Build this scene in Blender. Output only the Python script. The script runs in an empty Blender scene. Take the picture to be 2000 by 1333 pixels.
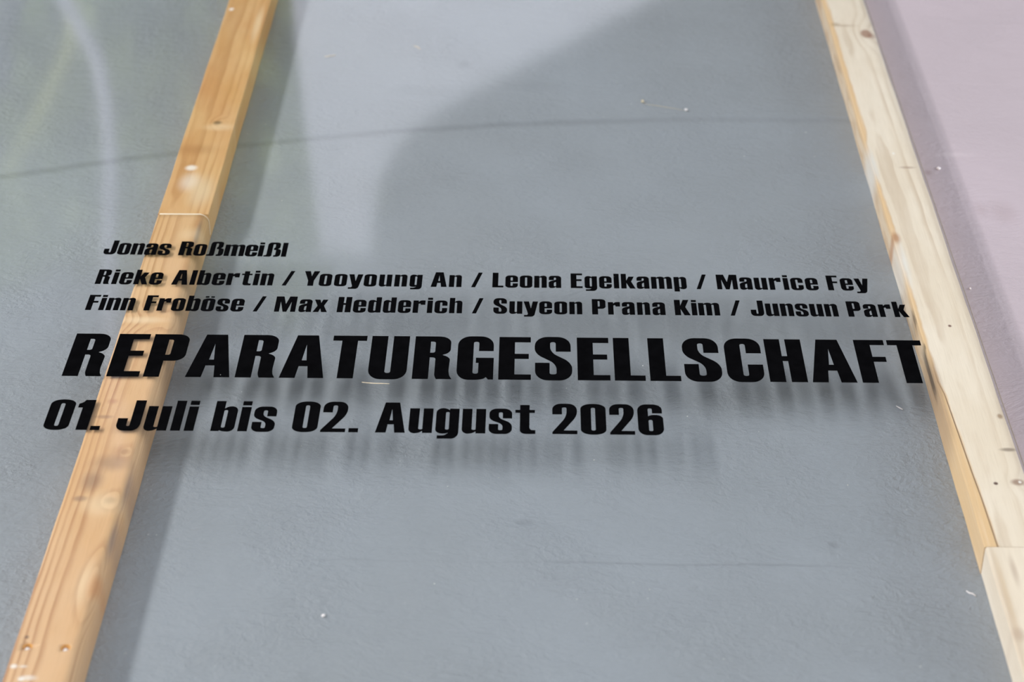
import bpy, bmesh, math, random
from mathutils import Vector, Matrix

random.seed(7)
sc = bpy.context.scene
COL = sc.collection
PI = math.pi

# ------------------------------------------------------------------ camera
cam = bpy.data.cameras.new('camera')
cam.sensor_fit = 'HORIZONTAL'; cam.sensor_width = 36.0
cam.lens = 70.0
cam.clip_start = 0.05; cam.clip_end = 200
cam.dof.use_dof = True; cam.dof.focus_distance = 2.62; cam.dof.aperture_fstop = 4.2
cam_o = bpy.data.objects.new('camera', cam); COL.objects.link(cam_o)
Xc, Yc, Uc = Vector((0.99991021, 0.00725765, -0.01126521)), Vector((0.01340069, -0.541539, 0.84056882)), Vector((0.0, -0.8406443, -0.54158763))
# rows: world X, Y, Z in camera axes (right, down, forward) -> blender camera (right, up, back)
M = Matrix(((Xc[0], -Xc[1], -Xc[2]), (Yc[0], -Yc[1], -Yc[2]), (Uc[0], -Uc[1], -Uc[2])))
cam_o.matrix_world = Matrix.Translation((0.02942270, -2.19541446, 1.45752943)) @ M.to_4x4()
sc.camera = cam_o

# ------------------------------------------------------------------ world, lamps, exposure
sc.view_settings.view_transform = 'Standard'
sc.view_settings.look = 'None'
sc.view_settings.gamma = 1.0
sc.view_settings.use_curve_mapping = False
sc.view_settings.exposure = -0.07
sc.cycles.use_denoising = True
sc.cycles.max_bounces = 10
sc.cycles.transparent_max_bounces = 16

w = bpy.data.worlds.new('hall_light'); sc.world = w; w.use_nodes = True
bg = w.node_tree.nodes['Background']
bg.inputs[0].default_value = (1.0, 0.965, 0.90, 1); bg.inputs[1].default_value = 1.15


def strip_lamp(name, loc, sx, sy, power, color):
    L = bpy.data.lights.new(name, 'AREA'); L.shape = 'RECTANGLE'
    L.size = sx; L.size_y = sy; L.energy = power; L.color = color
    o = bpy.data.objects.new(name, L); COL.objects.link(o); o.location = loc
    return o


# row of tubes almost overhead, running away from the viewer: soft letter shadows
strip_lamp('ceiling_lamp', (-0.62, 0.05, 2.85), 0.20, 4.3, 6.2, (1.0, 0.98, 0.95))
# second row of tubes further left: throws the bars' shadows to the right
ob = strip_lamp('ceiling_lamp', (-6.7, 0.6, 4.5), 0.60, 10.0, 860, (1.0, 0.98, 0.97))
ob.rotation_euler = (0, math.radians(-50), 0)
# broad soft daylight from the windows along the right side of the hall
od = strip_lamp('window_daylight', (9.5, 0.2, 2.6), 2.6, 8.0, 740, (0.92, 0.97, 1.0))
od.rotation_euler = (0, math.radians(75), 0)


# ------------------------------------------------------------------ helpers
def link(o, parent=None):
    COL.objects.link(o)
    if parent: o.parent = parent
    return o


def mesh_obj(name, bm, mats, parent=None, smooth=False):
    me = bpy.data.meshes.new(name); bm.to_mesh(me); bm.free()
    if not isinstance(mats, (list, tuple)): mats = [mats]
    for m in mats: me.materials.append(m)
    if smooth:
        for p in me.polygons: p.use_smooth = True
    return link(bpy.data.objects.new(name, me), parent)


def thing(name, loc, label, cat, group=None):
    o = bpy.data.objects.new(name, None); o.location = loc; o.empty_display_size = 0.05
    link(o); tag(o, label, cat, group)
    return o


def tag(o, label, cat=None, group=None, kind=None):
    o['label'] = label
    if cat: o['category'] = cat
    if group: o['group'] = group
    if kind: o['kind'] = kind
    return o


def struct(o, label):
    o['kind'] = 'structure'; o['label'] = label
    return o


class NT:
    """small node-building helper"""
    def __init__(s, name):
        s.m = bpy.data.materials.new(name); s.m.use_nodes = True
        s.t = s.m.node_tree; s.N = s.t.nodes; s.L = s.t.links
        s.bsdf = s.N['Principled BSDF']; s.out = s.N['Material Output']

    def n(s, typ, **kw):
        nd = s.N.new(typ)
        for k, v in kw.items(): setattr(nd, k, v)
        return nd

    def put(s, sock, v):
        if isinstance(v, bpy.types.NodeSocket): s.L.new(v, sock)
        elif isinstance(v, (tuple, list)) and len(v) == 3 and sock.type == 'RGBA': sock.default_value = (*v, 1)
        else: sock.default_value = v

    def math(s, op, a, b=None, c=None, clamp=False):
        nd = s.n('ShaderNodeMath', operation=op, use_clamp=clamp)
        for i, v in enumerate((a, b, c)):
            if v is not None: s.put(nd.inputs[i], v)
        return nd.outputs[0]

    def vec(s, op, a, b=None):
        nd = s.n('ShaderNodeVectorMath', operation=op)
        s.put(nd.inputs[0], a)
        if b is not None: s.put(nd.inputs[1], b)
        return nd.outputs['Value'] if op in ('LENGTH', 'DISTANCE', 'DOT_PRODUCT') else nd.outputs[0]

    def rng(s, v, a, b, c=0.0, d=1.0, smooth=True):
        nd = s.n('ShaderNodeMapRange', interpolation_type='SMOOTHSTEP' if smooth else 'LINEAR')
        for i, x in enumerate((v, a, b, c, d)): s.put(nd.inputs[i], x)
        return nd.outputs[0]

    def mix(s, f, a, b, blend='MIX'):
        nd = s.n('ShaderNodeMix', data_type='RGBA', blend_type=blend)
        s.put(nd.inputs[0], f); s.put(nd.inputs[6], a); s.put(nd.inputs[7], b)
        return nd.outputs[2]

    def noise(s, vec, scale, detail=3, rough=0.5, dist=0.0, dims='3D'):
        nd = s.n('ShaderNodeTexNoise', noise_dimensions=dims)
        s.put(nd.inputs['Vector'], vec)
        nd.inputs['Scale'].default_value = scale; nd.inputs['Detail'].default_value = detail
        nd.inputs['Roughness'].default_value = rough; nd.inputs['Distortion'].default_value = dist
        return nd.outputs[0]

    def ramp(s, v, stops):
        nd = s.n('ShaderNodeValToRGB')
        e = nd.color_ramp.elements
        e[0].position, e[0].color = stops[0][0], (*stops[0][1], 1)
        e[1].position, e[1].color = stops[1][0], (*stops[1][1], 1)
        for p, c in stops[2:]:
            k = e.new(p); k.color = (*c, 1)
        s.put(nd.inputs[0], v)
        return nd.outputs[0]

    def spot(s, pos, x, y, rx, ry, soft=0.5, rot=0.0):
        v = s.vec('SUBTRACT', pos, (x, y, 0))
        if rot:
            r = s.n('ShaderNodeVectorRotate', rotation_type='Z_AXIS'); s.put(r.inputs['Vector'], v)
            r.inputs['Angle'].default_value = rot; v = r.outputs[0]
        v = s.vec('MULTIPLY', v, (1 / rx, 1 / ry, 0))
        return s.rng(s.vec('LENGTH', v), 1 + soft, 1 - soft, 0, 1)


def srgb(r, g, b):
    f = lambda c: (c / 12.92 if c <= 0.04045 else ((c + 0.055) / 1.055) ** 2.4)
    return (f(r / 255), f(g / 255), f(b / 255))


# ------------------------------------------------------------------ materials
def floor_material(name, base, dark, pink=False):
    k = NT(name)
    pos = k.n('ShaderNodeNewGeometry').outputs['Position']
    st = k.vec('MULTIPLY', pos, (1.0, 1.45, 1.0))
    big = k.noise(pos, 1.6, 3, 0.55)
    mid = k.noise(pos, 9.0, 3, 0.6)
    col = k.mix(k.rng(big, 0.35, 0.68), dark, base)
    col = k.mix(k.rng(mid, 0.3, 0.75, 0.0, 0.10), col, tuple(c * 0.8 for c in base))
    warp = k.noise(k.vec('MULTIPLY', pos, (1, 1, 1)), 7.0, 2, 0.5)
    wv = k.n('ShaderNodeCombineXYZ')
    k.put(wv.inputs[0], k.math('MULTIPLY', warp, 0.06)); k.put(wv.inputs[1], k.math('MULTIPLY', warp, 0.08))
    sw = k.vec('ADD', st, wv.outputs[0])
    f1 = k.noise(sw, 95.0, 4, 0.62, 0.12)
    f2 = k.noise(k.vec('MULTIPLY', sw, (0.7, 1, 1)), 38.0, 3, 0.5, 0.2)
    f3 = k.noise(pos, 5.0, 2, 0.5)
    patch = k.rng(f3, 0.35, 0.65, 0.35, 1.0)
    hgt = k.math('ADD', k.math('MULTIPLY', k.math('MULTIPLY', f1, patch), 0.0050), k.math('MULTIPLY', f2, 0.0034))
    if not pink:
        sp = k.n('ShaderNodeSeparateXYZ'); k.put(sp.inputs[0], pos)
        X, Y = sp.outputs[0], sp.outputs[1]
        # seam between two slabs, gently curved: y = .717 + .113 x - .152 x^2 (metres)
        yy = k.math('ADD', 0.7175, k.math('ADD', k.math('MULTIPLY', X, 0.118), k.math('MULTIPLY', k.math('MULTIPLY', X, X), -0.152)))
        wob = k.math('MULTIPLY', k.math('SUBTRACT', k.noise(pos, 12, 2), 0.5), 0.012)
        d1 = k.math('SUBTRACT', k.math('ADD', Y, wob), yy)
        line1 = k.math('MULTIPLY', k.rng(k.math('ABSOLUTE', d1), 0.017, 0.001, 0, 1), k.rng(X, -0.05, 0.40, 1.0, 0.5))
        lip = k.rng(k.math('ABSOLUTE', k.math('SUBTRACT', d1, 0.018)), 0.018, 0.0, 0, 1)
        wob2 = k.math('MULTIPLY', k.math('SUBTRACT', k.noise(pos, 16, 2), 0.5), 0.008)
        d2 = k.math('ADD', k.math('SUBTRACT', k.math('ADD', Y, wob2), -0.4035), k.math('MULTIPLY', X, 0.008))
        ends = k.math('MULTIPLY', k.rng(X, -0.30, -0.10), k.rng(X, 0.45, 0.30))
        brk = k.rng(k.noise(pos, 6, 1), 0.36, 0.55, 0.2, 1)
        line2 = k.math('MULTIPLY', k.math('MULTIPLY', k.rng(k.math('ABSOLUTE', d2), 0.0028, 0.0006), ends), brk)
        # short crack left of the bar
        v = k.vec('SUBTRACT', pos, (-0.640, -0.098, 0)); r = k.n('ShaderNodeVectorRotate', rotation_type='Z_AXIS')
        k.put(r.inputs['Vector'], v); r.inputs['Angle'].default_value = 0.80
        line3 = k.rng(k.vec('LENGTH', k.vec('MULTIPLY', r.outputs[0], (1 / 0.05, 1 / 0.004, 0))), 1.2, 0.3)
        col = k.mix(k.math('MULTIPLY', line1, 0.36), col, tuple(c * 0.45 for c in base))
        col = k.mix(k.math('MULTIPLY', line2, 0.20), col, tuple(c * 0.4 for c in base))
        col = k.mix(k.math('MULTIPLY', line3, 0.15), col, tuple(c * 0.4 for c in base))
        hgt = k.math('ADD', hgt, k.math('MULTIPLY', line1, -0.0015))
        hgt = k.math('ADD', hgt, k.math('MULTIPLY', lip, 0.0012))
        hgt = k.math('ADD', hgt, k.math('MULTIPLY', line2, -0.0007))
        # small dents and blisters in the paint
        for (x, y, rx, ry, a, s) in ((-0.092, 0.946, .010, .014, .35, -.0012), (-0.165, 0.84, .050, .020, .18, .0014), (0.02, 0.86, .05, .018, .12, .0014),
                                     (0.02, -0.33, .010, .006, .25, -.0010), (0.381, -0.3675, .006, .006, .3, -.0015), (0.32, -0.515, .022, .012, .0, .0013), (-0.07, -0.47, .03, .01, 0, .001)):
            m_ = k.spot(pos, x, y, rx, ry, 0.7)
            if a: col = k.mix(k.math('MULTIPLY', m_, a), col, tuple(c * 0.5 for c in base))
            hgt = k.math('ADD', hgt, k.math('MULTIPLY', m_, s))
    else:
        for (x, y, rx, ry, a) in ((0.7327, 0.4338, .018, .03, .16), (0.70, 0.44, .008, .02, .14), (0.64, 0.56, .005, .008, .35), (0.69, 0.62, .03, .006, -.1)):
            m_ = k.spot(pos, x, y, rx, ry, 0.8)
            c2 = srgb(120, 95, 90) if a > 0 else srgb(230, 222, 222)
            col = k.mix(k.math('MULTIPLY', m_, abs(a)), col, c2)
    bp = k.n('ShaderNodeBump'); bp.inputs['Strength'].default_value = 0.5 if pink else 0.8
    bp.inputs['Distance'].default_value = 1.0
    k.put(bp.inputs['Height'], hgt)
    k.put(k.bsdf.inputs['Base Color'], col)
    k.put(k.bsdf.inputs['Normal'], bp.outputs[0])
    k.bsdf.inputs['Roughness'].default_value = 0.48
    k.bsdf.inputs['Specular IOR Level'].default_value = 0.35
    return k.m


def wood_material(name, early, late, mid, ringfreq, pith, knots, line_amt, seed, blotch=0.3, face_orange=None):
    """knots: (x, y, rx, ry, color, amount, soft, swirl)"""
    k = NT(name)
    pos = k.n('ShaderNodeTexCoord').outputs['Object']
    sp = k.n('ShaderNodeSeparateXYZ'); k.put(sp.inputs[0], pos)
    X, Y, Z = sp.outputs
    lowv = k.vec('MULTIPLY', k.vec('ADD', pos, (seed, seed * 1.7, seed * .3)), (9, 0.9, 9))
    low = k.math('SUBTRACT', k.noise(lowv, 1.0, 2, 0.5), 0.5)
    low2 = k.math('SUBTRACT', k.noise(k.vec('MULTIPLY', k.vec('ADD', pos, (seed * 2, seed, 0)), (30, 9, 30)), 1.0, 2, 0.5), 0.5)
    dx = k.math('SUBTRACT', X, pith[0]); dz = k.math('SUBTRACT', Z, pith[1])
    r = k.math('SQRT', k.math('ADD', k.math('MULTIPLY', dx, dx), k.math('MULTIPLY', dz, dz)))
    r = k.math('ADD', r, k.math('ADD', k.math('MULTIPLY', low, 0.0075), k.math('MULTIPLY', low2, 0.0018)))
    masks = []
    for (x, y, rx, ry, c, a, soft, sw) in knots:
        m_ = k.spot(pos, x, y, rx, ry, soft)
        masks.append((m_, c, a))
        if sw:
            r = k.math('ADD', r, k.math('MULTIPLY', k.spot(pos, x, y, rx * 1.9, ry * 3.0, 0.9), sw))
    ph = k.math('FRACT', k.math('MULTIPLY', r, ringfreq))
    ring = k.rng(ph, 0.40, 0.90)
    ring = k.math('MULTIPLY', ring, k.rng(ph, 1.0, 0.93))
    ringa = k.math('MULTIPLY', ring, k.rng(k.noise(k.vec('MULTIPLY', pos, (40, 3, 40)), 1.0, 2), 0.3, 0.7, 0.25, 1.0))
    fib = k.noise(k.vec('MULTIPLY', k.vec('ADD', pos, (seed, 0, 0)), (900, 22, 900)), 1.0, 3, 0.6)
    fib2 = k.noise(k.vec('MULTIPLY', k.vec('ADD', pos, (0, seed, 0)), (220, 6, 220)), 1.0, 2, 0.5)
    bl = k.noise(k.vec('MULTIPLY', k.vec('ADD', pos, (seed, seed, seed)), (14, 5, 14)), 1.0, 3, 0.55)
    col = k.mix(k.rng(bl, 0.35, 0.68, 0, 1), early, mid)
    if face_orange:
        # the darker sapwood strip along one edge: everything left of a slightly wandering line
        c, pts = face_orange
        fcv = k.n('ShaderNodeFloatCurve'); cu = fcv.mapping.curves[0]
        y0, y1, x0, x1 = pts['y0'], pts['y1'], pts['x0'], pts['x1']
        P = [((y - y0) / (y1 - y0), (x - x0) / (x1 - x0)) for (y, x) in pts['pts']]
        P.sort()
        cu.points[0].location = P[0]; cu.points[1].location = P[-1]
        for q in P[1:-1]: cu.points.new(*q)
        for q in cu.points: q.handle_type = 'VECTOR'
        fcv.mapping.update()
        k.put(fcv.inputs['Value'], k.rng(Y, y0, y1, 0, 1, False))
        xe = k.math('ADD', k.math('MULTIPLY', fcv.outputs[0], x1 - x0), x0)
        d = k.math('SUBTRACT', X, xe)
        dw = k.math('ADD', d, k.math('MULTIPLY', k.math('SUBTRACT', k.noise(k.vec('MULTIPLY', pos, (30, 30, 30)), 1.0, 2), 0.5), 0.004))
        edge = k.rng(dw, 0.0035, -0.0015)
        topband = k.math('MULTIPLY', edge, k.rng(Z, 0.024, 0.036))
        nearp = k.math('MULTIPLY', edge, k.rng(Y, 0.12, -0.22))
        sidep = k.rng(k.noise(k.vec('MULTIPLY', pos, (60, 12, 60)), 1.0, 3), 0.35, 0.65)
        col = k.mix(edge, col, k.mix(sidep, srgb(226, 204, 178), srgb(198, 164, 128)))
        col = k.mix(k.math('MAXIMUM', topband, nearp), col, c)
        crack = k.math('MULTIPLY', k.rng(k.math('ABSOLUTE', d), 0.0011, 0.0003), k.rng(Y, -0.02, -0.16))
    col = k.mix(k.math('MULTIPLY', ringa, line_amt), col, late)
    col = k.mix(k.math('MULTIPLY', k.rng(fib, 0.45, 0.8), 0.22), col, tuple(c * 0.72 for c in late))
    col = k.mix(k.math('MULTIPLY', k.rng(fib2, 0.5, 0.8), 0.25), col, tuple(min(1, c * 1.12) for c in early))
    for m_, c, a in masks:
        col = k.mix(k.math('MULTIPLY', m_, a), col, c)
    hgt = k.math('ADD', k.math('MULTIPLY', fib, 0.0003), k.math('MULTIPLY', ring, 0.00012))
    if face_orange:
        col = k.mix(k.math('MULTIPLY', crack, 0.85), col, srgb(105, 70, 45))
        hgt = k.math('ADD', hgt, k.math('MULTIPLY', crack, -0.002))
    bp = k.n('ShaderNodeBump'); bp.inputs['Strength'].default_value = 0.35; bp.inputs['Distance'].default_value = 1.0
    k.put(bp.inputs['Height'], hgt)
    k.put(k.bsdf.inputs['Base Color'], col); k.put(k.bsdf.inputs['Normal'], bp.outputs[0])
    k.bsdf.inputs['Roughness'].default_value = 0.62
    k.bsdf.inputs['Specular IOR Level'].default_value = 0.25
    return k.m


def acrylic_material():
    k = NT('clear_acrylic')
    k.N.remove(k.bsdf)
    fr = k.n('ShaderNodeFresnel'); fr.inputs['IOR'].default_value = 1.49
    geo = k.n('ShaderNodeNewGeometry')
    # both faces of the thin sheet reflect; the outgoing face adds nothing of its own
    front = k.math('SUBTRACT', 1.0, geo.outputs['Backfacing'])
    fac = k.math('MULTIPLY', k.math('MULTIPLY', fr.outputs[0], 1.8), front, clamp=True)
    tr = k.n('ShaderNodeBsdfTransparent'); tr.inputs[0].default_value = (0.975, 0.985, 0.98, 1)
    gl = k.n('ShaderNodeBsdfGlossy'); gl.inputs['Roughness'].default_value = 0.075
    gl.inputs['Color'].default_value = (1, 1, 1, 1)
    mx = k.n('ShaderNodeMixShader')
    k.put(mx.inputs[0], fac); k.L.new(tr.outputs[0], mx.inputs[1]); k.L.new(gl.outputs[0], mx.inputs[2])
    k.L.new(mx.outputs[0], k.out.inputs[0])
    return k.m


def acrylic_edge_material():
    k = NT('acrylic_edge')
    k.put(k.bsdf.inputs['Base Color'], srgb(92, 80, 72)); k.bsdf.inputs['Roughness'].default_value = 0.35
    return k.m


def plain(name, c, rough=0.6, spec=0.3, noise_amt=0.12, scale=40, metal=0.0):
    k = NT(name)
    pos = k.n('ShaderNodeTexCoord').outputs['Object']
    nz = k.noise(pos, scale, 3, 0.5)
    k.put(k.bsdf.inputs['Base Color'], k.mix(k.rng(nz, 0.3, 0.7, 0, 1), c, tuple(x * (1 - noise_amt) for x in c)))
    k.bsdf.inputs['Roughness'].default_value = rough; k.bsdf.inputs['Specular IOR Level'].default_value = spec
    k.bsdf.inputs['Metallic'].default_value = metal
    return k.m


M_grey = floor_material('grey_floor_paint', srgb(151, 156, 164), srgb(145, 149, 155))
M_pink = floor_material('pinkish_floor_paint', srgb(179, 167, 174), srgb(174, 163, 169), pink=True)
OR, BR, DK = srgb(205, 150, 98), srgb(150, 105, 70), srgb(95, 70, 55)
smoke = srgb(120, 92, 82); blue = srgb(110, 100, 105); cream = srgb(244, 222, 186)
KL = -0.484  # local x of the left bar's base: world = local + KL
M_left_low = wood_material('tan_pine', srgb(219, 179, 137), srgb(174, 122, 80), srgb(215, 171, 124), 300, (0.012, -0.045),
    [(-0.477 - KL, -0.272, .020, .014, smoke, .42, .8, 0), (-0.4934 - KL, -0.308, .011, .018, smoke, .5, .8, 0), (-0.5005 - KL, -0.343, .008, .005, smoke, .5, .6, 0),
     (-0.4653 - KL, -0.346, .006, .006, BR, .6, .7, .004), (-0.474 - KL, -0.352, .020, .018, cream, .42, .8, 0), (-0.4665 - KL, -0.249, .006, .006, BR, .5, .7, .003),
     (-0.4555 - KL, -0.500, .008, .018, srgb(196, 128, 66), .7, .7, .006), (-0.466 - KL, -0.497, .008, .03, cream, .4, .9, 0),
     (-0.4500 - KL, -0.318, .003, .030, blue, .5, .9, 0), (-0.4505 - KL, -0.415, .003, .028, blue, .55, .9, 0), (-0.4555 - KL, 0.283, .0028, .030, blue, .6, .9, 0),
     (-0.462 - KL, 0.282, .015, .016, cream, .35, .9, 0), (-0.493 - KL, 0.05, .025, .007, cream, .5, .9, .004), (-0.504 - KL, -0.176, .010, .0035, srgb(140, 105, 85), .5, .7, 0),
     (-0.4995 - KL, -0.142, .006, .005, srgb(176, 120, 88), .5, .8, 0),
     (-0.4955 - KL, -0.6500, .008, .0035, (.85, .82, .78), .6, .8, 0), (-0.502 - KL, -0.652, .003, .003, (.9, .88, .85), .7, .6, 0), (-0.514 - KL, -0.6325, .0035, .003, (.9, .88, .85), .7, .6, 0), (-0.504 - KL, -0.6325, .004, .0018, (.85, .82, .78), .55, .7, 0), (-0.5105 - KL, -0.5865, .0022, .0025, DK, .8, .6, 0)],
    0.85, 1.3)
M_left_up = wood_material('orange_pine', srgb(216, 172, 124), srgb(178, 122, 74), srgb(206, 152, 100), 230, (-0.02, -0.05),
    [(-0.475 - KL, 0.637, .006, .006, srgb(92, 70, 45), .75, .7, .006), (-0.470 - KL, 0.622, .02, .010, cream, .4, .9, 0), (-0.494 - KL, 0.4844, .008, .008, (.93, .88, .82), .75, .6, 0),
     (-0.490 - KL, 0.440, .013, .024, (.9, .85, .78), .45, .8, 0), (-0.468 - KL, 0.41, .016, .04, srgb(225, 205, 175), .55, .8, 0), (-0.512 - KL, 1.085, .004, .006, (.95, .85, .8), .8, .6, 0),
     (-0.458 - KL, 1.02, .006, .06, cream, .5, .8, 0), (-0.498 - KL, 0.545, .03, .014, srgb(165, 110, 68), .4, .9, 0)],
    0.6, 4.1)
KR = 0.5775
pale_e, pale_l, pale_m = srgb(242, 228, 211), srgb(206, 182, 156), srgb(236, 220, 200)
orange_strip = dict(y0=-0.42, y1=1.30, x0=-0.05, x1=-0.01,
    pts=[(1.30, -0.0330), (1.10, -0.0300), (0.86, -0.0318), (0.63, -0.0300), (0.58, -0.0345), (0.50, -0.0350), (0.28, -0.031), (0.23, -0.0335), (0.05, -0.0335), (-0.083, -0.0335), (-0.112, -0.0300), (-0.197, -0.0275), (-0.276, -0.0253), (-0.33, -0.0232), (-0.42, -0.0216)])
M_right_up = wood_material('pale_spruce', pale_e, pale_l, pale_m, 190, (-0.012, -0.06),
    [(0.599 - KR, 0.994, .0095, .017, srgb(164, 122, 98), .85, .3, .008), (0.607 - KR, 0.984, .006, .010, srgb(150, 95, 75), .5, .6, 0), (0.565 - KR, 1.028, .018, .004, srgb(170, 140, 110), .5, .8, 0),
     (0.551 - KR, 1.034, .007, .006, srgb(150, 120, 80), .5, .8, 0), (0.580 - KR, 0.546, .0018, .003, (.95, .93, .9), .8, .5, 0), (0.594 - KR, 0.50, .010, .0035, srgb(170, 140, 120), .6, .7, 0),
     (0.5817 - KR, 0.0496, .0022, .0028, srgb(120, 80, 70), .9, .5, 0), (0.6045 - KR, -0.2307, .009, .0035, srgb(130, 110, 95), .7, .6, 0), (0.5764 - KR, -0.2990, .0026, .0028, srgb(90, 60, 50), .95, .4, 0),
     (0.6030 - KR, -0.2965, .0075, .006, srgb(150, 115, 95), .75, .5, .003), (0.6055 - KR, -0.2960, .0018, .0025, (.97, .9, .85), .9, .5, 0), (0.608 - KR, -0.160, .0032, .005, srgb(150, 115, 80), .7, .6, 0),
     (0.542 - KR, 0.51, .006, .05, (.76, .74, .72), .7, .7, 0), (0.5445 - KR, 0.22, .006, .06, (.84, .83, .82), .6, .8, 0), (0.5445 - KR, 0.285, .006, .014, srgb(180, 120, 70), .7, .7, 0),
     (0.541 - KR, -0.075, .006, .045, srgb(140, 108, 84), .58, .9, 0), (0.541 - KR, -0.16, .004, .05, srgb(150, 118, 95), .45, .8, 0)],
    0.6, 8.3, face_orange=(srgb(232, 196, 150), orange_strip))
M_right_low = wood_material('pale_spruce_whitish_face', pale_e, pale_l, pale_m, 190, (0.0, -0.07),
    [(0.5500 - KR, -0.568, .006, .010, srgb(180, 150, 130), .5, .8, 0), (0.549 - KR, -0.50, .003, .06, srgb(205, 172, 130), .4, .9, 0), (0.566 - KR, -0.46, .003, .02, srgb(160, 130, 110), .4, .9, 0)],
    0.55, 11.9)
M_acr = acrylic_material()
M_edge = acrylic_edge_material()
M_vinyl = plain('black_vinyl', (0.003, 0.003, 0.0035), 0.5, 0.0, 0.3, 60)
M_white = plain('white_plastic', srgb(236, 228, 226), 0.45, 0.4, 0.06, 300)
M_raw = plain('raw_drilled_wood', srgb(238, 178, 92), 0.8, 0.2, 0.25, 400)
M_splint = plain('dry_splinter', srgb(226, 210, 182), 0.7, 0.2, 0.2, 300)
M_chip = plain('white_paint_chip', srgb(243, 236, 238), 0.6, 0.3, 0.05, 300)
M_dust = plain('pale_dust', srgb(206, 206, 206), 0.8, 0.1, 0.1, 300)

# ------------------------------------------------------------------ setting
bm = bmesh.new()
XB = 0.577
for (x0, x1, mi) in ((-9, XB, 0), (XB, 7, 1)):
    vs = [bm.verts.new(p) for p in ((x0, -5, 0), (x1, -5, 0), (x1, 6.0, 0), (x0, 6.0, 0))]
    f = bm.faces.new(vs); f.material_index = mi
    # slab thickness
    vb = [bm.verts.new((p.co.x, p.co.y, -0.1)) for p in vs]
    bm.faces.new(vb[::-1]).material_index = mi
    for i in range(4): bm.faces.new((vs[i], vb[i], vb[(i + 1) % 4], vs[(i + 1) % 4])).material_index = mi
struct(mesh_obj('floor', bm, [M_grey, M_pink]), 'painted concrete floor, blue grey under the sheet and pinkish beyond the right bar')


def box(bm, x0, x1, y0, y1, z0, z1):
    v = [bm.verts.new(p) for p in ((x0, y0, z0), (x1, y0, z0), (x1, y1, z0), (x0, y1, z0), (x0, y0, z1), (x1, y0, z1), (x1, y1, z1), (x0, y1, z1))]
    for q in ((0, 3, 2, 1), (4, 5, 6, 7), (0, 1, 5, 4), (1, 2, 6, 5), (2, 3, 7, 6), (3, 0, 4, 7)):
        bm.faces.new([v[i] for i in q])


M_wall = plain('grey_wall_paint', srgb(112, 114, 116), 0.8, 0.2, 0.06, 3)
M_ceil = plain('ceiling_paint', srgb(200, 205, 214), 0.8, 0.2, 0.04, 2)
bm = bmesh.new(); box(bm, -9, 7, 6.0, 6.2, -0.1, 5.2)
struct(mesh_obj('wall_back', bm, M_wall), 'grey back wall of the hall, seen only as a dim reflection')
bm = bmesh.new(); box(bm, -9, 7, -5, 6.2, 5.2, 5.4)
struct(mesh_obj('ceiling', bm, M_ceil), 'pale ceiling of the hall, seen only as a dim reflection')


# ------------------------------------------------------------------ timber bars
def bar_mesh(x0, x1, y0, y1, z1, radii, jitter, seed, ny=90):
    """rectangular section extruded along y; radii for corners (top-left, top-right); small planing irregularity"""
    rnd = random.Random(seed)
    rl, rr, rb = radii
    prof = []
    def arc(cx, cz, r, a0, a1, n):
        for i in range(n + 1):
            a = a0 + (a1 - a0) * i / n
            prof.append((cx + r * math.cos(a), cz + r * math.sin(a)))
    arc(x0 + rb, rb, rb, PI * 1.5, PI, 2)
    arc(x0 + rl, z1 - rl, rl, PI, PI / 2, 6 if rl > .002 else 2)
    for i in range(1, 4): prof.append((x0 + rl + (x1 - x0 - rl - rr) * i / 4, z1))
    arc(x1 - rr, z1 - rr, rr, PI / 2, 0, 8 if rr > .002 else 2)
    arc(x1 - rb, rb, rb, 0, -PI / 2, 2)
    ph = [rnd.uniform(0, 6.28) for _ in range(6)]
    bm = bmesh.new(); rings = []
    for j in range(ny + 1):
        y = y0 + (y1 - y0) * j / ny
        wl = jitter * (math.sin(y * 23 + ph[0]) * .6 + math.sin(y * 61 + ph[1]) * .3)
        wr = jitter * (math.sin(y * 19 + ph[2]) * .6 + math.sin(y * 53 + ph[3]) * .3)
        ring = []
        for (x, z) in prof:
            t = (x - x0) / (x1 - x0)
            ring.append(bm.verts.new((x + wl * (1 - t) + wr * t, y, z)))
        rings.append(ring)
    n = len(prof)
    for j in range(ny):
        for i in range(n):
            a, b, c, d = rings[j][i], rings[j][(i + 1) % n], rings[j + 1][(i + 1) % n], rings[j + 1][i]
            bm.faces.new((a, b, c, d))
    bm.faces.new(rings[0]); bm.faces.new(rings[-1][::-1])
    bmesh.ops.recalc_face_normals(bm, faces=bm.faces)
    return bm


HB = 0.040
left = thing('timber_bar', (KL, 0, 0), 'tan pine timber bar with an orange upper length, crossing under the left of the lettering', 'timber bar', 'timber bars under the clear sheet')
right = thing('timber_bar', (KR, 0, 0), 'pale spruce timber bar along the right edge of the clear sheet beside pinkish floor', 'timber bar', 'timber bars under the clear sheet')

# left bar, near length: rounded right arris, two drilled holes
hx = [(-0.5063 - KL, -0.6017), (-0.4655 - KL, -0.6028)]
low = mesh_obj('bar_length', bar_mesh(-0.0375, 0.0365, -0.90, 0.3400, HB, (.0035, .013, .001), .0004, 3), M_left_low, left, True)
low['label'] = 'tan near length with rounded right edge and two drilled holes'
low.data.materials.append(M_raw)
bmc = bmesh.new()
for (x, y) in hx:
    mtx = Matrix.Translation((x, y, HB - 0.003))
    bmesh.ops.create_cone(bmc, cap_ends=True, segments=28, radius1=0.0030, radius2=0.0056, depth=0.0072, matrix=mtx)
cut = mesh_obj('cutter', bmc, M_raw)
cut.location = left.location
bpy.context.view_layer.update()
md = low.modifiers.new('holes', 'BOOLEAN'); md.operation = 'DIFFERENCE'; md.object = cut; md.solver = 'EXACT'
md.material_mode = 'TRANSFER'
dg = bpy.context.evaluated_depsgraph_get()
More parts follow.
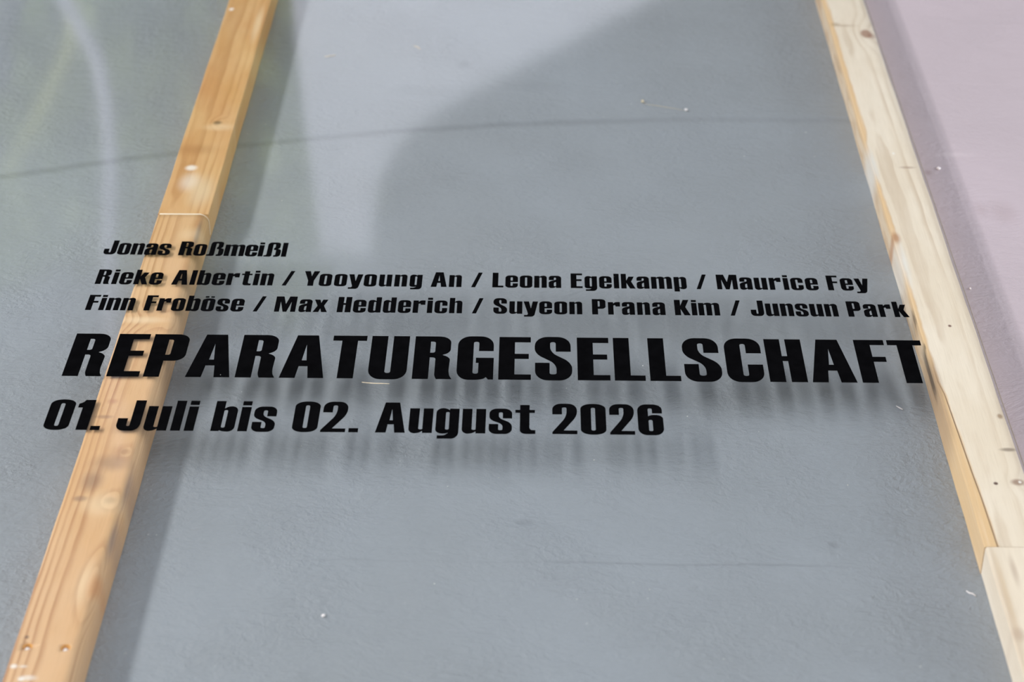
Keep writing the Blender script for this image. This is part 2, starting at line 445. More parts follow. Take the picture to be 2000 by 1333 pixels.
newme = bpy.data.meshes.new_from_object(low.evaluated_get(dg), depsgraph=dg)
low.modifiers.clear(); low.data = newme
bpy.data.objects.remove(cut)
for (x, y) in hx:
    bmh = bmesh.new()
    bmesh.ops.create_uvsphere(bmh, u_segments=20, v_segments=12, radius=0.0034, matrix=Matrix.Translation((x + .0003, y - .0014, HB - 0.0040)) @ Matrix.Diagonal((1.05, 1.0, .95, 1)))
    s = mesh_obj('screw_cap', bmh, M_white, left, True)
    s.parent = low; s['label'] = 'white cap sunk in a drilled hole'
# left bar, far length: square arris
up = mesh_obj('bar_length', bar_mesh(-0.0375, 0.0372, 0.3406, 2.3, HB, (.0014, .0012, .001), .0005, 5, 140), M_left_up, left)
up['label'] = 'orange far length with square edges'
bmj = bmesh.new()
# torn pale fibres standing along the joint of the two lengths
pr = [(-0.0375, 0.012), (-0.0376, 0.036), (-0.0345, HB + .0002), (-0.015, HB + .0002), (0.008, HB + .0002)]
for i in range(9):
    a_ = PI / 2 * (1 - i / 8)
    pr.append((0.0237 + 0.0131 * math.cos(a_), HB - 0.013 + 0.0132 * math.sin(a_)))
pr += [(0.0368, 0.018), (0.0368, 0.006)]
vv = []
for (x, z) in pr:
    t = 1.0 if z > 0.03 else 0.6
    vv.append([bmj.verts.new((x, 0.3388, z)), bmj.verts.new((x, 0.3418, z)), bmj.verts.new((x * .97, 0.3418, z - .0008)), bmj.verts.new((x * .97, 0.3388, z - .0008))])
for a, b in zip(vv[:-1], vv[1:]):
    for i in range(4): bmj.faces.new((a[i], a[(i + 1) % 4], b[(i + 1) % 4], b[i]))
bmj.faces.new(vv[0]); bmj.faces.new(vv[-1][::-1])
bmesh.ops.recalc_face_normals(bmj, faces=bmj.faces)
j = mesh_obj('saw_cut_edge', bmj, plain('pale_saw_cut', srgb(255, 240, 220), .8, .1, .05, 500), left, True)
j['label'] = 'pale raw end edge at the joint of the two lengths'

# right bar
rl = mesh_obj('bar_length', bar_mesh(-0.0365, 0.0365, -0.4185, 2.3, HB, (.0016, .0012, .001), .0005, 9, 160), M_right_up, right)
rl['label'] = 'far length with an orange strip and a long split along its left edge'
M_rl2 = M_right_low
rn = mesh_obj('bar_length', bar_mesh(-0.0355, 0.0365, -0.92, -0.4192, HB, (.0030, .0012, .001), .0003, 11, 60), M_rl2, right)
rn['label'] = 'pale near length with a whitish side'

# ------------------------------------------------------------------ clear sheet with lettering
ZS = HB + 0.0006
sheet = thing('acrylic_sheet', (0, 0, ZS), 'clear acrylic sheet lettered in black, lying over both timber bars', 'clear sheet')
bm = bmesh.new()
x0, x1, y0, y1, t = -1.05, 0.6160, -0.95, 2.35, 0.003
vt = [bm.verts.new(p) for p in ((x0, y0, t), (x1, y0, t), (x1, y1, t), (x0, y1, t))]
vb = [bm.verts.new((p.co.x, p.co.y, 0)) for p in vt]
bm.faces.new(vt).material_index = 0
bm.faces.new(vb[::-1]).material_index = 0
for i in range(4): bm.faces.new((vt[i], vb[i], vb[(i + 1) % 4], vt[(i + 1) % 4])).material_index = 1
mesh_obj('sheet', bm, [M_acr, M_edge], sheet)

# ---- typeface: heavy condensed grotesque, units: cap height 100
B = lambda *a: list(a)
CT, CB = (20, 17), (17, 20)


def rr(x0, y0, x1, y1, a, b, cw=False):
    p = [(x0, y0, (b, a)), (x1, y0, (a, b)), (x1, y1, (b, a)), (x0, y1, (a, b))]
    return p


G = {}
G['A'] = (56.6, [[(0, 0), (14.4, 100), (42.0, 100), (56.6, 0), (36.4, 0), (34.0, 27), (22.6, 27), (20.2, 0)], [(25.2, 40.5), (28.3, 78), (31.4, 40.5)]])
G['C'] = (47, [[(47, 66), (47, 101, (22, 17)), (0, 101, (17, 22)), (0, -1, (22, 17)), (47, -1, (17, 22)), (47, 39.5), (27.5, 39.5), (27.5, 13, 3.4), (20.5, 13, 3.4), (20.5, 88, 3.4), (27.5, 88, 3.4), (27.5, 66)]])
G['E'] = (41.5, [[(0, 0), (0, 100), (41, 100), (41, 87.5), (20.5, 87.5), (20.5, 60), (38.6, 60), (38.6, 48.2), (20.5, 48.2), (20.5, 12.2), (41.5, 12.2), (41.5, 0)]])
G['F'] = (39, [[(0, 0), (0, 100), (39, 100), (39, 88), (20.3, 88), (20.3, 60), (37, 60), (37, 48.4), (20.3, 48.4), (20.3, 0)]])
G['G'] = (47, [[(46.5, 66), (46.5, 101, (22, 17)), (0, 101, (17, 22)), (0, -1, (22, 15)), (34, -1, (12, 5)), (37.5, 5.5, 1), (40.5, 0), (47, 0), (47, 50), (24, 50), (24, 38), (27.5, 38), (27.5, 13, 3.4), (20.5, 13, 3.4), (20.5, 88, 3.4), (27.5, 88, 3.4), (27.5, 66)]])
G['H'] = (47.7, [[(0, 0), (0, 100), (20.4, 100), (20.4, 59.8), (27.3, 59.8), (27.3, 100), (47.7, 100), (47.7, 0), (27.3, 0), (27.3, 48.2), (20.4, 48.2), (20.4, 0)]])
G['J'] = (45.3, [[(19, 39.5), (0, 39.5), (0, -1, (20, 15)), (45.3, -1, (15, 24)), (45.3, 100), (25.2, 100), (25.2, 14, 3), (19, 14, 3)]])
G['K'] = (53, [[(0, 0), (0, 100), (20.5, 100), (20.5, 62), (31, 100), (51, 100), (37.5, 53), (53, 0), (32, 0), (20.5, 40), (20.5, 0)]])
G['L'] = (39.2, [[(0, 0), (0, 100), (20.6, 100), (20.6, 12), (39.2, 12), (39.2, 0)]])
G['M'] = (73, [[(0, 0), (0, 100), (26.5, 100), (36.5, 50), (46.5, 100), (73, 100), (73, 0), (55.5, 0), (55.5, 66), (43, 0), (30, 0), (17.5, 66), (17.5, 0)]])
G['P'] = (47, [[(0, 0), (0, 100), (47, 100, (16, 15)), (47, 37, (16, 15)), (20.3, 37), (20.3, 0)], [(20.3, 87), (26.8, 87, 3), (26.8, 51, 3), (20.3, 51)]])
G['R'] = (50.4, [[(0, 0), (0, 100), (47, 100, (16, 15)), (47, 58.5, (11, 13)), (35.5, 56, 2.5), (47, 53, (13, 9)), (45.6, 12, (14, 6)), (50.4, 0), (30.6, 0), (28, 7, 5), (28, 50, 4), (20.6, 50), (20.6, 0)], [(20.6, 87.5), (27, 87.5, 3.4), (27, 61, 3.4), (20.6, 61)]])
G['S'] = (48, [[(46.6, 66), (46.6, 101, (22, 17)), (0, 101, (17, 22)), (0, 60.5, (12, 12)), (28, 37, (11, 12)), (28, 13, 3.4), (19.2, 13, 3.4), (19.2, 39.5), (0.5, 39.5), (0.5, -1, (22, 17)), (48, -1, (17, 22)), (48, 40, (13, 13)), (20, 64, (11, 12)), (20, 88.5, 3.4), (27.2, 88.5, 3.4), (27.2, 66)]])
G['T'] = (44.8, [[(12.2, 0), (12.2, 88), (0, 88), (0, 100), (44.8, 100), (44.8, 88), (33, 88), (33, 0)]])
G['U'] = (49.3, [[(0, 100), (0, -1.5, (22, 17)), (49.3, -1.5, (17, 22)), (49.3, 100), (28.4, 100), (28.4, 13, 3.4), (21, 13, 3.4), (21, 100)]])
G['Y'] = (54.5, [[(17, 0), (17, 36), (0, 100), (21, 100), (27.4, 66), (33.8, 100), (54.5, 100), (37.6, 36), (37.6, 0)]])
HO = lambda x0, x1, y0=11.5, y1=69.5, r=3.2: [(x0, y0, r), (x1, y0, r), (x1, y1, r), (x0, y1, r)]
G['o'] = (44.5, [rr(0, -1.5, 44.5, 82.5, 17, 15), HO(18.6, 25.9)])
G['ö'] = (44.5, G['o'][1] + [[(7, 88), (7, 97), (19.5, 97), (19.5, 88)], [(26, 88), (26, 97), (38.5, 97), (38.5, 88)]])
G['a'] = (44.3, [[(44.3, 0), (44.3, 82.5, (16, 15)), (0.5, 82.5, (14, 14)), (0.5, 53), (18.8, 53), (18.8, 69.5, 3), (25.8, 69.5, 3), (25.8, 55, 3), (0, 44, (16, 10)), (0, -1.5, (13, 11)), (19, -1.5, (8, 5)), (25.8, 7.5, 2), (25.8, 0)], [(25.8, 40), (18.6, 35, 4), (18.6, 11.5, 3), (25.8, 11.5, 3)]])
G['e'] = (44.5, [[(44.5, 37), (44.5, 82.5, (18, 16)), (0, 82.5, (16, 18)), (0, -1.5, (18, 16)), (44.5, -1.5, (16, 17)), (44.5, 28.5), (26, 28.5), (26, 11.5, 3.2), (18.6, 11.5, 3.2), (18.6, 37)], [(18.6, 47), (18.6, 69.5, 3.2), (26, 69.5, 3.2), (26, 47)]])
G['c'] = (44, [[(44, 48), (44, 82.5, (17, 16)), (0, 82.5, (16, 18)), (0, -1.5, (18, 16)), (44, -1.5, (16, 17)), (44, 33), (26, 33), (26, 11.5, 3.2), (18.6, 11.5, 3.2), (18.6, 69.5, 3.2), (26, 69.5, 3.2), (26, 48)]])
n_ = [(0, 0), (0, 81), (18.4, 81), (18.4, 74.8, .5), (27, 82.5, (5, 8)), (44.5, 82.5, (12, 15)), (44.5, 0), (26, 0), (26, 69.5, 3), (18.6, 69.5, 2), (18.6, 0)]
G['n'] = (44.5, [n_])
G['h'] = (44.5, [[(0, 0), (0, 100), (18.6, 100)] + n_[3:]])
G['u'] = (45, [[(45 - p[0] * 45 / 44.5, 81 - p[1]) + tuple(p[2:]) for p in n_]])
G['m'] = (72.5, [[(0, 0), (0, 81), (18.4, 81), (18.4, 75, .5), (26, 82.5, (5, 7)), (43.5, 82.5, (9, 8)), (45.8, 75, .5), (54, 82.5, (5, 7)), (72.5, 82.5, (12, 15)), (72.5, 0), (53.6, 0), (53.6, 69.5, 3), (45.8, 69.5, 2), (45.8, 0), (26.7, 0), (26.7, 69.5, 3), (18.9, 69.5, 2), (18.9, 0)]])
G['r'] = (42, [[(0, 0), (0, 81), (18.4, 81), (18.4, 72, .5), (26, 82, (4, 8)), (42, 82.2, (3, 1)), (42, 53), (26, 53), (26, 62, 4), (18.8, 60, 3), (18.8, 0)]])
b_ = [(0, 0), (0, 100), (18.4, 100), (18.4, 75, .5), (26, 82.5, (5, 7)), (44.5, 82.5, (13, 16)), (44.5, -1.5, (16, 13)), (24, -1.5, (8, 4)), (17, 2.5, 1), (15.5, 0)]
G['b'] = (44.5, [b_, HO(18.5, 25.6)])
G['d'] = (44.5, [[(44.5 - p[0], p[1]) + tuple(p[2:]) for p in b_], HO(18.9, 26)])
G['p'] = (44.5, [[(0, -17.5), (0, 81), (18.4, 81), (18.4, 75, .5), (26, 82.5, (5, 7)), (44.5, 82.5, (13, 16)), (44.5, -1.5, (16, 13)), (26, -1.5, (7, 5)), (18.5, 6, .5), (18.5, -17.5)], HO(18.5, 25.6)])
G['g'] = (44, [[(25.6, 81), (44, 81), (44, -18, (22, 14)), (3.8, -18), (3.8, -7.6), (17, -7.6, (5, 3)), (25.6, 2, (4, 2)), (19, -1.6, (3, 4)), (0, -1.6, (14, 13)), (0, 82.5, (16, 13)), (19, 82.5, (7, 5)), (25.6, 75.5, .5)], HO(18.4, 25.3)])
G['k'] = (50, [[(0, 0), (0, 100), (18.5, 100), (18.5, 54), (27, 81), (46, 81), (35.6, 47), (50, 0), (30.5, 0), (18.5, 38), (18.5, 0)]])
G['l'] = (18.6, [[(0, 0), (0, 100), (18.6, 100), (18.6, 0)]])
G['i'] = (18.4, [[(0, 0), (0, 80.5), (18.4, 80.5), (18.4, 0)], [(0.5, 86.2), (0.5, 100), (18, 100), (18, 86.2)]])
G['s'] = (44, [[(44, 50), (44, 82.5, (18, 15)), (0.5, 82.5, (15, 17)), (0.5, 46, (10, 10)), (26, 30.5, (8, 8)), (26, 11.2, 3), (18, 11.2, 3), (18, 31.2), (0, 31.2), (0, -1.5, (17, 15)), (44, -1.5, (15, 17)), (44, 34, (11, 11)), (18.6, 51, (8, 8)), (18.6, 69.8, 3), (26.2, 69.8, 3), (26.2, 50)]])
G['t'] = (38.6, [[(9, 95.5), (27.3, 95.5), (27.3, 79), (37.5, 79), (37.5, 69), (27.3, 69), (27.3, 12.4, (9, 5)), (38.6, 12), (38.6, 0), (30, -0.6, 4), (9, -0.8, (12, 13)), (9, 69), (0, 69), (0, 79), (9, 79)]])
G['x'] = (49.5, [[(0, 0), (13.5, 41), (1, 81), (20, 81), (25, 60), (30, 81), (48, 81), (36, 41), (49.5, 0), (29.5, 0), (24.5, 23), (19.5, 0)]])
G['y'] = (50, [[(0, 81), (18.5, 81), (25.4, 36), (31.5, 81), (50, 81), (36.5, -18, (16, 10)), (2, -18), (2, -7.8), (13, -7.8, 3.5), (15.5, 0, 3)]])
G['ß'] = (60, [[(0, -0.5), (0, 8.5), (9.5, 9.5, (5, 7)), (9.5, 101, (18, 15)), (55, 101, (13, 13)), (55, 59, (9, 8)), (47, 55, 2.5), (60, 50, (10, 9)), (60, -1, (18, 14)), (35, -1), (35, 9), (41.5, 11, (3, 4)), (41.5, 46, 3), (33, 48), (33, 61), (37, 64, 3), (37, 88, 3), (28.5, 88, 3), (28.5, -1, (11, 8)), (12, -1)]])
G['0'] = (48.5, [rr(0, -1, 48.5, 101, 22, 17), HO(20.2, 28.2, 12.5, 88, 3.6)])
G['1'] = (31, [[(9, 0), (9, 74), (0, 74), (0, 87), (8.5, 92, (5, 5)), (11, 100), (31, 100), (31, 0)]])
G['2'] = (47.3, [[(0, 0), (0, 6.5), (27.3, 58, (16, 16)), (27.3, 88.5, 3.6), (18.6, 88.5, 3.6), (18.6, 65), (0, 65), (0, 101, (20, 17)), (47.3, 101, (17, 22)), (47.3, 60, (14, 15)), (21.5, 12), (47.3, 12), (47.3, 0)]])
G['6'] = (48.5, [[(47.2, 71), (47.2, 101, (18, 17)), (0, 101, (17, 22)), (0, -1, (22, 17)), (48.5, -1, (17, 22)), (48.5, 66, (13, 15)), (28, 66, (6, 2)), (20.2, 62, .5), (20.2, 87.5, 3.4), (28, 87.5, 3.4), (28, 71)], HO(20.4, 28, 12.3, 49, 3.4)])
G['.'] = (18.2, [[(0, 0), (0, 13.4), (18.2, 13.4), (18.2, 0)]])
G['/'] = (38, [[(0, 0), (23.8, 100), (38, 100), (14.2, 0)]])


def soften(path):
    """corner-rounded outline: (x, y[, r or (incoming, outgoing)])"""
    out = []; n = len(path)
    for i, p in enumerate(path):
        if len(p) == 2: out.append((p[0], p[1])); continue
        a, b = (p[2], p[2]) if not isinstance(p[2], tuple) else p[2]
        q = Vector(path[i - 1][:2]); s = Vector(path[(i + 1) % n][:2]); v = Vector(p[:2])
        d0, d1 = q - v, s - v
        A = v + d0.normalized() * min(a, d0.length * .98); C = v + d1.normalized() * min(b, d1.length * .98)
        A1 = A.lerp(v, .57); C1 = C.lerp(v, .57)
        m = 8 if max(a, b) > 6 else 5
        for t in range(m + 1):
            t /= m; u = 1 - t
            pt = A * u ** 3 + A1 * 3 * u * u * t + C1 * 3 * u * t * t + C * t ** 3
            out.append((pt.x, pt.y))
    return out


GAP = 6.6
PAIR = {'AT': -1, 'PA': -4.5, 'RA': -1, 'TU': 0, 'Yo': -5.5, 'ra': -2, 'ri': 0, 'oy': -3, 'yo': -3, 'Fr': -1, 'Fe': -2, 'ey': -3, 'uy': -3, 'ye': -3, 'xx': 0, 'ax': -3, 'rk': -1, 'ka': -2.5, 'ke': -3, 'LS': 0, 'FT': -1, '1.': -1}


def word_layout(word, xl, xr, size):
    ws = [G[c][0] for c in word]
    gaps = [GAP + PAIR.get(word[i:i + 2], 0) for i in range(len(word) - 1)]
    tot = (xr - xl) / size
    need = sum(ws); ga = sum(gaps)
    if gaps:
        kgap = max(0.45, min(1.7, (tot - need) / ga))
        kx = tot / (need + ga * kgap)
    else: kgap, kx = 1, tot / need
    out = []; x = xl
    for i, c in enumerate(word):
        out.append((c, x, size * kx)); x += ws[i] * size * kx
        if gaps and i < len(gaps): x += gaps[i] * kgap * size * kx
    return out


def lettering(words, base0, slope, xref, size, letters=None, label=None):
    """words: (text, left mm, right mm); base0 = baseline y (mm) at xref; size = mm per unit"""
    cu = bpy.data.curves.new('lettering', 'CURVE'); cu.dimensions = '2D'; cu.fill_mode = 'BOTH'
    cu.extrude = 0.00006
    lay = []
    for (t_, a, b) in words: lay += word_layout(t_, a, b, size)
    if letters: lay += letters
    for (c, x, sx) in lay:
        for path in G[c][1]:
            pts = soften(path)
            s = cu.splines.new('POLY'); s.points.add(len(pts) - 1); s.use_cyclic_u = True
            for q, (px, py) in zip(s.points, pts):
                X = x + px * sx; Y = base0 + slope * (X - xref) + py * size
                q.co = (X / 1000, Y / 1000, 0, 1)
    tmp = bpy.data.objects.new('lettering_tmp', cu); COL.objects.link(tmp)
    dg = bpy.context.evaluated_depsgraph_get()
    me = bpy.data.meshes.new_from_object(tmp.evaluated_get(dg), depsgraph=dg)
    bpy.data.objects.remove(tmp); bpy.data.curves.remove(cu)
    me.name = 'lettering'; me.materials.clear(); me.materials.append(M_vinyl)
    o = bpy.data.objects.new('lettering', me); link(o, sheet)
    o.location = (0, 0, 0.003 + 0.00008)
    if label: o['label'] = label
    return o


U = 0.39
lettering([('Jonas', -578.8, -485.0), ('Roßmeißl', -472.6, -320.3)], 216.8, -0.0146, -570, U, label='short black line of names at the top')
lettering([('Rieke', -574.8, -483.6), ('Albertin', -469.6, -330.5), ('/', -317.6, -302.7), ('Yooyoung', -289.2, -125.5), ('An', -113.3, -71.1), ('/', -57.9, -42.8),
           ('Leona', -28.9, 65.6), ('Egelkamp', 78.7, 237.6), ('/', 250.6, 265.6), ('Maurice', 279.0, 417.8), ('Fey', 430.4, 487.6)], 136.0, -0.0032, -570, U, label='long black line of names, upper of two')
lettering([('Finn', -575.0, -510.6), ('Froböse', -496.4, -362.6), ('/', -349.0, -334.5), ('Max', -320.6, -249.3), ('Hedderich', -236.4, -68.1), ('/', -54.7, -40.0),
           ('Suyeon', -26.3, 93.4), ('Prana', 106.6, 205.0), ('Kim', 217.6, 278.0), ('/', 291.7, 306.8), ('Junsun', 319.6, 436.5), ('Park', 449.4, 530.6)], 68.3, -0.0031, -570, U, label='long black line of names, lower of two')
S1 = 1.005
big = [('R', -573.8), ('E', -516.9), ('P', -469.9), ('A', -416.2), ('R', -352.6), ('A', -296.3), ('T', -234.4), ('U', -183.6), ('R', -126.6), ('G', -70.2), ('E', -16.5), ('S', 29.9), ('E', 85.0), ('L', 132.2), ('L', 177.4), ('S', 221.8), ('C', 276.5), ('H', 329.6), ('A', 383.5), ('F', 447.0), ('T', 490.4)]
lettering([], -91.0, -0.00185, -570, S1, [(c, x, 1.005 if c not in 'T' else 0.99) for c, x in big], label='large black capital heading')
lettering([('01.', -574.0, -503.6), ('Juli', -484.5, -387.9), ('bis', -367.2, -289.4), ('02.', -267.8, -186.0), ('August', -165.1, 31.4), ('2026', 52.2, 189.2)], -209.3, -0.0019, -570, 0.648, label='black date line')

# ------------------------------------------------------------------ small things lying about
def splinter(name, pts, r, mat, label, cat, z, group=None):
    """thin tapered sliver along a polyline"""
    bm = bmesh.new(); rings = []
    for i, (x, y) in enumerate(pts):
        k_ = r * (0.35 + 0.65 * math.sin(PI * (i + .4) / (len(pts) - .2)))
        a, b = Vector(pts[max(0, i - 1)]), Vector(pts[min(len(pts) - 1, i + 1)])
        d = (b - a).normalized(); nrm = Vector((-d.y, d.x))
        rings.append([bm.verts.new((x + nrm.x * k_ * math.cos(q) - pts[0][0], y + nrm.y * k_ * math.cos(q) - pts[0][1], r + k_ * math.sin(q) * .8)) for q in [2 * PI * s / 6 for s in range(6)]])
    for a, b in zip(rings[:-1], rings[1:]):
        for i in range(6): bm.faces.new((a[i], a[(i + 1) % 6], b[(i + 1) % 6], b[i]))
    bm.faces.new(rings[0][::-1]); bm.faces.new(rings[-1])
    bmesh.ops.recalc_face_normals(bm, faces=bm.faces)
    o = mesh_obj(name, bm, mat, None, True); o.location = (pts[0][0], pts[0][1], z)
    return tag(o, label, cat, group)


def crumb(name, x, y, rx, ry, rz, mat, label, cat, z, seed, group=None):
    rnd = random.Random(seed); bm = bmesh.new()
    bmesh.ops.create_icosphere(bm, subdivisions=2, radius=1)
    for v in bm.verts:
        n = v.co.normalized(); s = 1 + .25 * math.sin(n.x * 4 + seed) * math.cos(n.y * 5 + seed * 2)
        v.co = Vector((v.co.x * rx * s, v.co.y * ry * s, v.co.z * rz * s))
    mz = min(v.co.z for v in bm.verts)
    for v in bm.verts: v.co.z -= mz
    o = mesh_obj(name, bm, mat, None, True); o.location = (x, y, z)
    return tag(o, label, cat, group)


ZT = ZS + 0.003
splinter('hair', [(-0.1895, -0.1008), (-0.181, -0.1025), (-0.172, -0.1035), (-0.163, -0.1035), (-0.154, -0.1040)], .0006, M_splint, 'fine pale fibre lying left of the capital A of the date line', 'fibre', ZT)
splinter('wood_splinter', [(0.4950, -0.0825), (0.4985, -0.0865), (0.5020, -0.0905)], .0011, M_chip, 'bright sliver of wood on the grey floor below the last letters of the large heading', 'splinter', 0.0)
splinter('wood_splinter', [(-0.1855, 1.0185), (-0.1795, 1.0150), (-0.1735, 1.0050)], .0013, M_splint, 'cream sliver of wood on the floor near the far end, between the two bars', 'splinter', 0.0)
splinter('wood_splinter', [(-0.338, 0.9720), (-0.329, 0.9755), (-0.3195, 0.9790)], .0012, M_splint, 'faint sliver of wood beside the orange length of the left bar', 'splinter', 0.0)
crumb('plaster_crumb', 0.2061, 0.8020, .0026, .0042, .002, M_splint, 'upper left of two cream crumbs joined by a thin thread on the grey floor', 'crumb', 0, 3)
crumb('plaster_crumb', 0.2764, 0.7704, .0026, .0034, .002, M_chip, 'lower right of two cream crumbs joined by a thin thread, just above the floor seam', 'crumb', 0, 5)
splinter('thread', [(0.2061, 0.8010), (0.214, 0.7935), (0.226, 0.7900), (0.240, 0.7850), (0.256, 0.7790), (0.274, 0.7720)], .0004, M_splint, 'thin thread trailing between two cream crumbs on the grey floor', 'thread', 0)
crumb('paint_chip', 0.6583, 0.5723, .0030, .0052, .0012, M_chip, 'white oval paint chip on the pinkish floor beside the right bar', 'paint chip', 0, 8)
crumb('paint_chip', 0.6427, 0.2105, .0012, .0026, .0010, M_chip, 'tiny white paint chip on the pinkish floor level with the names', 'paint chip', 0, 18)
splinter('plastic_curl', [(0.5195, -0.4500), (0.5225, -0.4540), (0.5255, -0.4550), (0.5285, -0.4590)], .0013, M_chip, 'bright white curl on the grey floor beside the near length of the right bar', 'curl', 0)
crumb('plaster_crumb', -0.2030, -0.5020, .0022, .0026, .0014, M_chip, 'white crumb alone on the grey floor below the date line', 'crumb', 0, 21)

# dust: countless specks on the floor and on the sheet
rnd = random.Random(12)
def dust(label, n, xr_, yr_, z, smin, smax, mat):
    bm = bmesh.new()
    for _ in range(n):
        x, y = rnd.uniform(*xr_), rnd.uniform(*yr_)
        s = smin + (smax - smin) * rnd.random() ** 3; a = rnd.uniform(0, PI); e = rnd.uniform(.4, 1)
        d = Vector((math.cos(a), math.sin(a))) * s; p = Vector((-d.y, d.x)) * e
        q = [bm.verts.new((x + d.x, y + d.y, 0)), bm.verts.new((x + p.x, y + p.y, 0)), bm.verts.new((x - d.x, y - d.y, 0)), bm.verts.new((x - p.x, y - p.y, 0))]
        t_ = bm.verts.new((x, y, s * .7))
        bm.faces.new(q[::-1])
        for i in range(4): bm.faces.new((q[i], q[(i + 1) % 4], t_))
    o = mesh_obj('dust', bm, mat); o.location = (0, 0, z + .0003)
    return tag(o, label, 'dust', kind='stuff')
dust('pale dust specks scattered on the grey and pinkish floor', 210, (-0.44, 0.535), (-0.85, 1.3), 0.0, .0004, .0017, M_dust)
dust('fine pale dust specks lying on the clear sheet', 130, (-1.0, 0.60), (-0.9, 1.3), ZT, .0003, .0010, M_dust)

# ------------------------------------------------------------------ what the sheet mirrors
M_cloth = plain('white_cloth', srgb(228, 230, 240), 0.85, 0.1, 0.05, 4)
bm = bmesh.new()
NX, NZ = 60, 24
top = (2.25, -0.76, -0.60); rowsv = []
for jz in range(NZ + 1):
    z = 0.35 + (2.25 - 0.35) * jz / NZ
    tt = max(0.0, (z - 0.35) / 1.9)
    xl = -0.80 + 0.06 * tt ** 2
    # right side sweeps outward towards the floor
    pr_ = [(0.35, 1.3), (1.10, 0.66), (1.26, 0.42), (1.40, 0.18), (1.52, -0.03), (1.62, -0.21), (1.72, -0.36), (1.82, -0.455), (1.93, -0.51), (2.06, -0.54), (2.25, -0.56)]
    for (za, xa), (zb, xb) in zip(pr_[:-1], pr_[1:]):
        if za <= z <= zb: xrr = xa + (xb - xa) * (z - za) / (zb - za)
    row = []
    for ix in range(NX + 1):
        u = ix / NX
        fold = 0.003 * math.sin(u * 34 + z * 1.3) + 0.012 * math.sin(u * 9 - z)
        row.append(bm.verts.new((xl + (xrr - xl) * u, 4.0 + fold * (1.1 - .5 * tt), z)))
    rowsv.append(row)
for a, b in zip(rowsv[:-1], rowsv[1:]):
    for i in range(NX): bm.faces.new((a[i], a[i + 1], b[i + 1], b[i]))
o = mesh_obj('curtain', bm, M_cloth, None, True)
sm = o.modifiers.new('thick', 'SOLIDIFY'); sm.thickness = 0.006
tag(o, 'white drawn curtain mirrored as a bright patch at the top of the clear sheet', 'curtain')

# leafy plant, mirrored as the green patch at upper left
M_leaf = plain('green_leaf', srgb(190, 204, 134), 0.7, 0.1, 0.2, 2)
M_stem = plain('yellow_green_stem', srgb(190, 195, 110), 0.6, 0.3, 0.2, 10)
plant = thing('potted_plant', (-1.62, 4.75, 0), 'leafy green plant mirrored in the upper left of the clear sheet', 'plant')
bm = bmesh.new(); rp = random.Random(4)
for _ in range(3200):
    c = Vector((rp.uniform(-.9, .84), max(-.33, min(.45, rp.gauss(0.1, .20))), rp.uniform(.35, 2.75)))
    if abs(c.x) > .85: continue
    L_ = rp.uniform(.14, .30); wd = L_ * rp.uniform(.3, .5)
    R = Matrix.Rotation(rp.uniform(0, 2 * PI), 3, 'Z') @ Matrix.Rotation(rp.uniform(-1.0, .6), 3, 'X')
    pt = [(0, 0, 0), (wd * .5, L_ * .35, .01), (wd * .35, L_ * .75, .0), (0, L_, -.02), (-wd * .35, L_ * .75, 0), (-wd * .5, L_ * .35, .01)]
    bm.faces.new([bm.verts.new(c + R @ Vector(p)) for p in pt])
mesh_obj('foliage', bm, M_leaf, plant)


def tube(pts, r, seg=10):
    bm = bmesh.new(); rings = []
    P = [Vector(p) for p in pts]
    for i, p in enumerate(P):
        d = (P[min(i + 1, len(P) - 1)] - P[max(i - 1, 0)]).normalized()
        a = d.cross(Vector((0, 1, 0.01))).normalized(); b = d.cross(a)
        rings.append([bm.verts.new(p + (a * math.cos(t) + b * math.sin(t)) * r) for t in [2 * PI * k / seg for k in range(seg)]])
    for q, s in zip(rings[:-1], rings[1:]):
        for i in range(seg): bm.faces.new((q[i], q[(i + 1) % seg], s[(i + 1) % seg], s[i]))
    bm.faces.new(rings[0][::-1]); bm.faces.new(rings[-1])
    bmesh.ops.recalc_face_normals(bm, faces=bm.faces)
    return bm


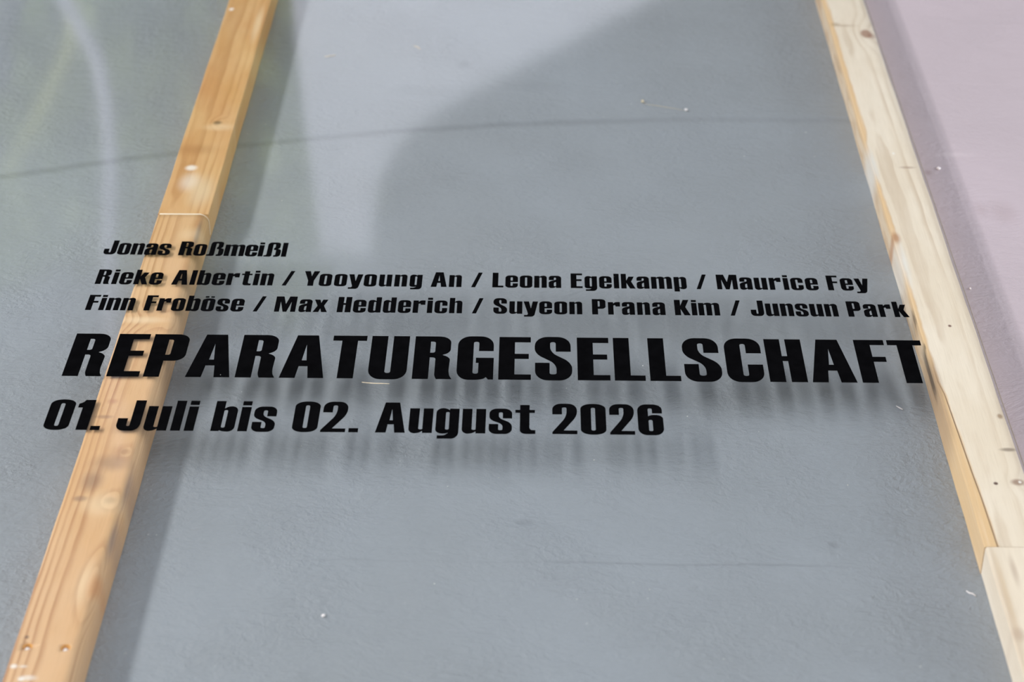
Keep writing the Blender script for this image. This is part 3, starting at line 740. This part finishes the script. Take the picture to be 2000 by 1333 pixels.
mesh_obj('stem', tube([(0, 0, 0.2), (0.02, .05, .8), (-.02, .08, 1.5), (0, .1, 2.4)], .03), M_stem, plant)
mesh_obj('flower_stalk', tube([(0.06, -.3, .3), (.06, -.35, 1.1), (-0.03, -.36, 1.62), (-.17, -.36, 1.88), (-.33, -.35, 2.14)], .022), M_stem, plant)
bm = bmesh.new()
prof = [(0, .0), (.20, .0), (.26, .38), (.28, .38), (.28, .42), (.24, .42), (.23, .34), (0, .34)]
for i in range(24):
    a0, a1 = 2 * PI * i / 24, 2 * PI * (i + 1) / 24
    for (r0, z0), (r1, z1) in zip(prof[:-1], prof[1:]):
        q = [(r0 * math.cos(a0), r0 * math.sin(a0), z0), (r0 * math.cos(a1), r0 * math.sin(a1), z0), (r1 * math.cos(a1), r1 * math.sin(a1), z1), (r1 * math.cos(a0), r1 * math.sin(a0), z1)]
        vs = [bm.verts.new(p) for p in q]
        bm.faces.new(vs)
bmesh.ops.remove_doubles(bm, verts=bm.verts, dist=1e-5)
mesh_obj('pot', bm, plain('clay_pot', srgb(120, 100, 90), .8), plant, True)

o = mesh_obj('bent_pipe', tube([(-1.60, 3.9, 0.0), (-1.58, 3.9, 1.0), (-1.53, 3.9, 1.22), (-1.44, 3.9, 1.44), (-1.43, 3.9, 1.62), (-1.44, 3.9, 1.85), (-1.48, 3.9, 2.15), (-1.52, 3.9, 2.6), (-1.54, 3.9, 3.2)], .023, 14), plain('white_pipe', srgb(196, 196, 212), .5, .4, .05, 3), None, True)

tag(o, 'white bent pipe mirrored as a pale stripe over the green patch of the sheet', 'pipe')

o = mesh_obj('dark_rail', tube([(-1.58, 3.7, 0.0), (-1.58, 3.7, 0.9), (-1.62, 3.7, 1.10), (-1.68, 3.7, 1.22), (-1.715, 3.7, 1.30), (-1.71, 3.7, 1.38), (-1.75, 3.7, 1.44)], .045, 12), plain('dark_metal', srgb(70, 72, 80), .5, .4, .05, 3), None, True)
tag(o, 'dark bent rail mirrored at the upper left corner of the clear sheet', 'rail')
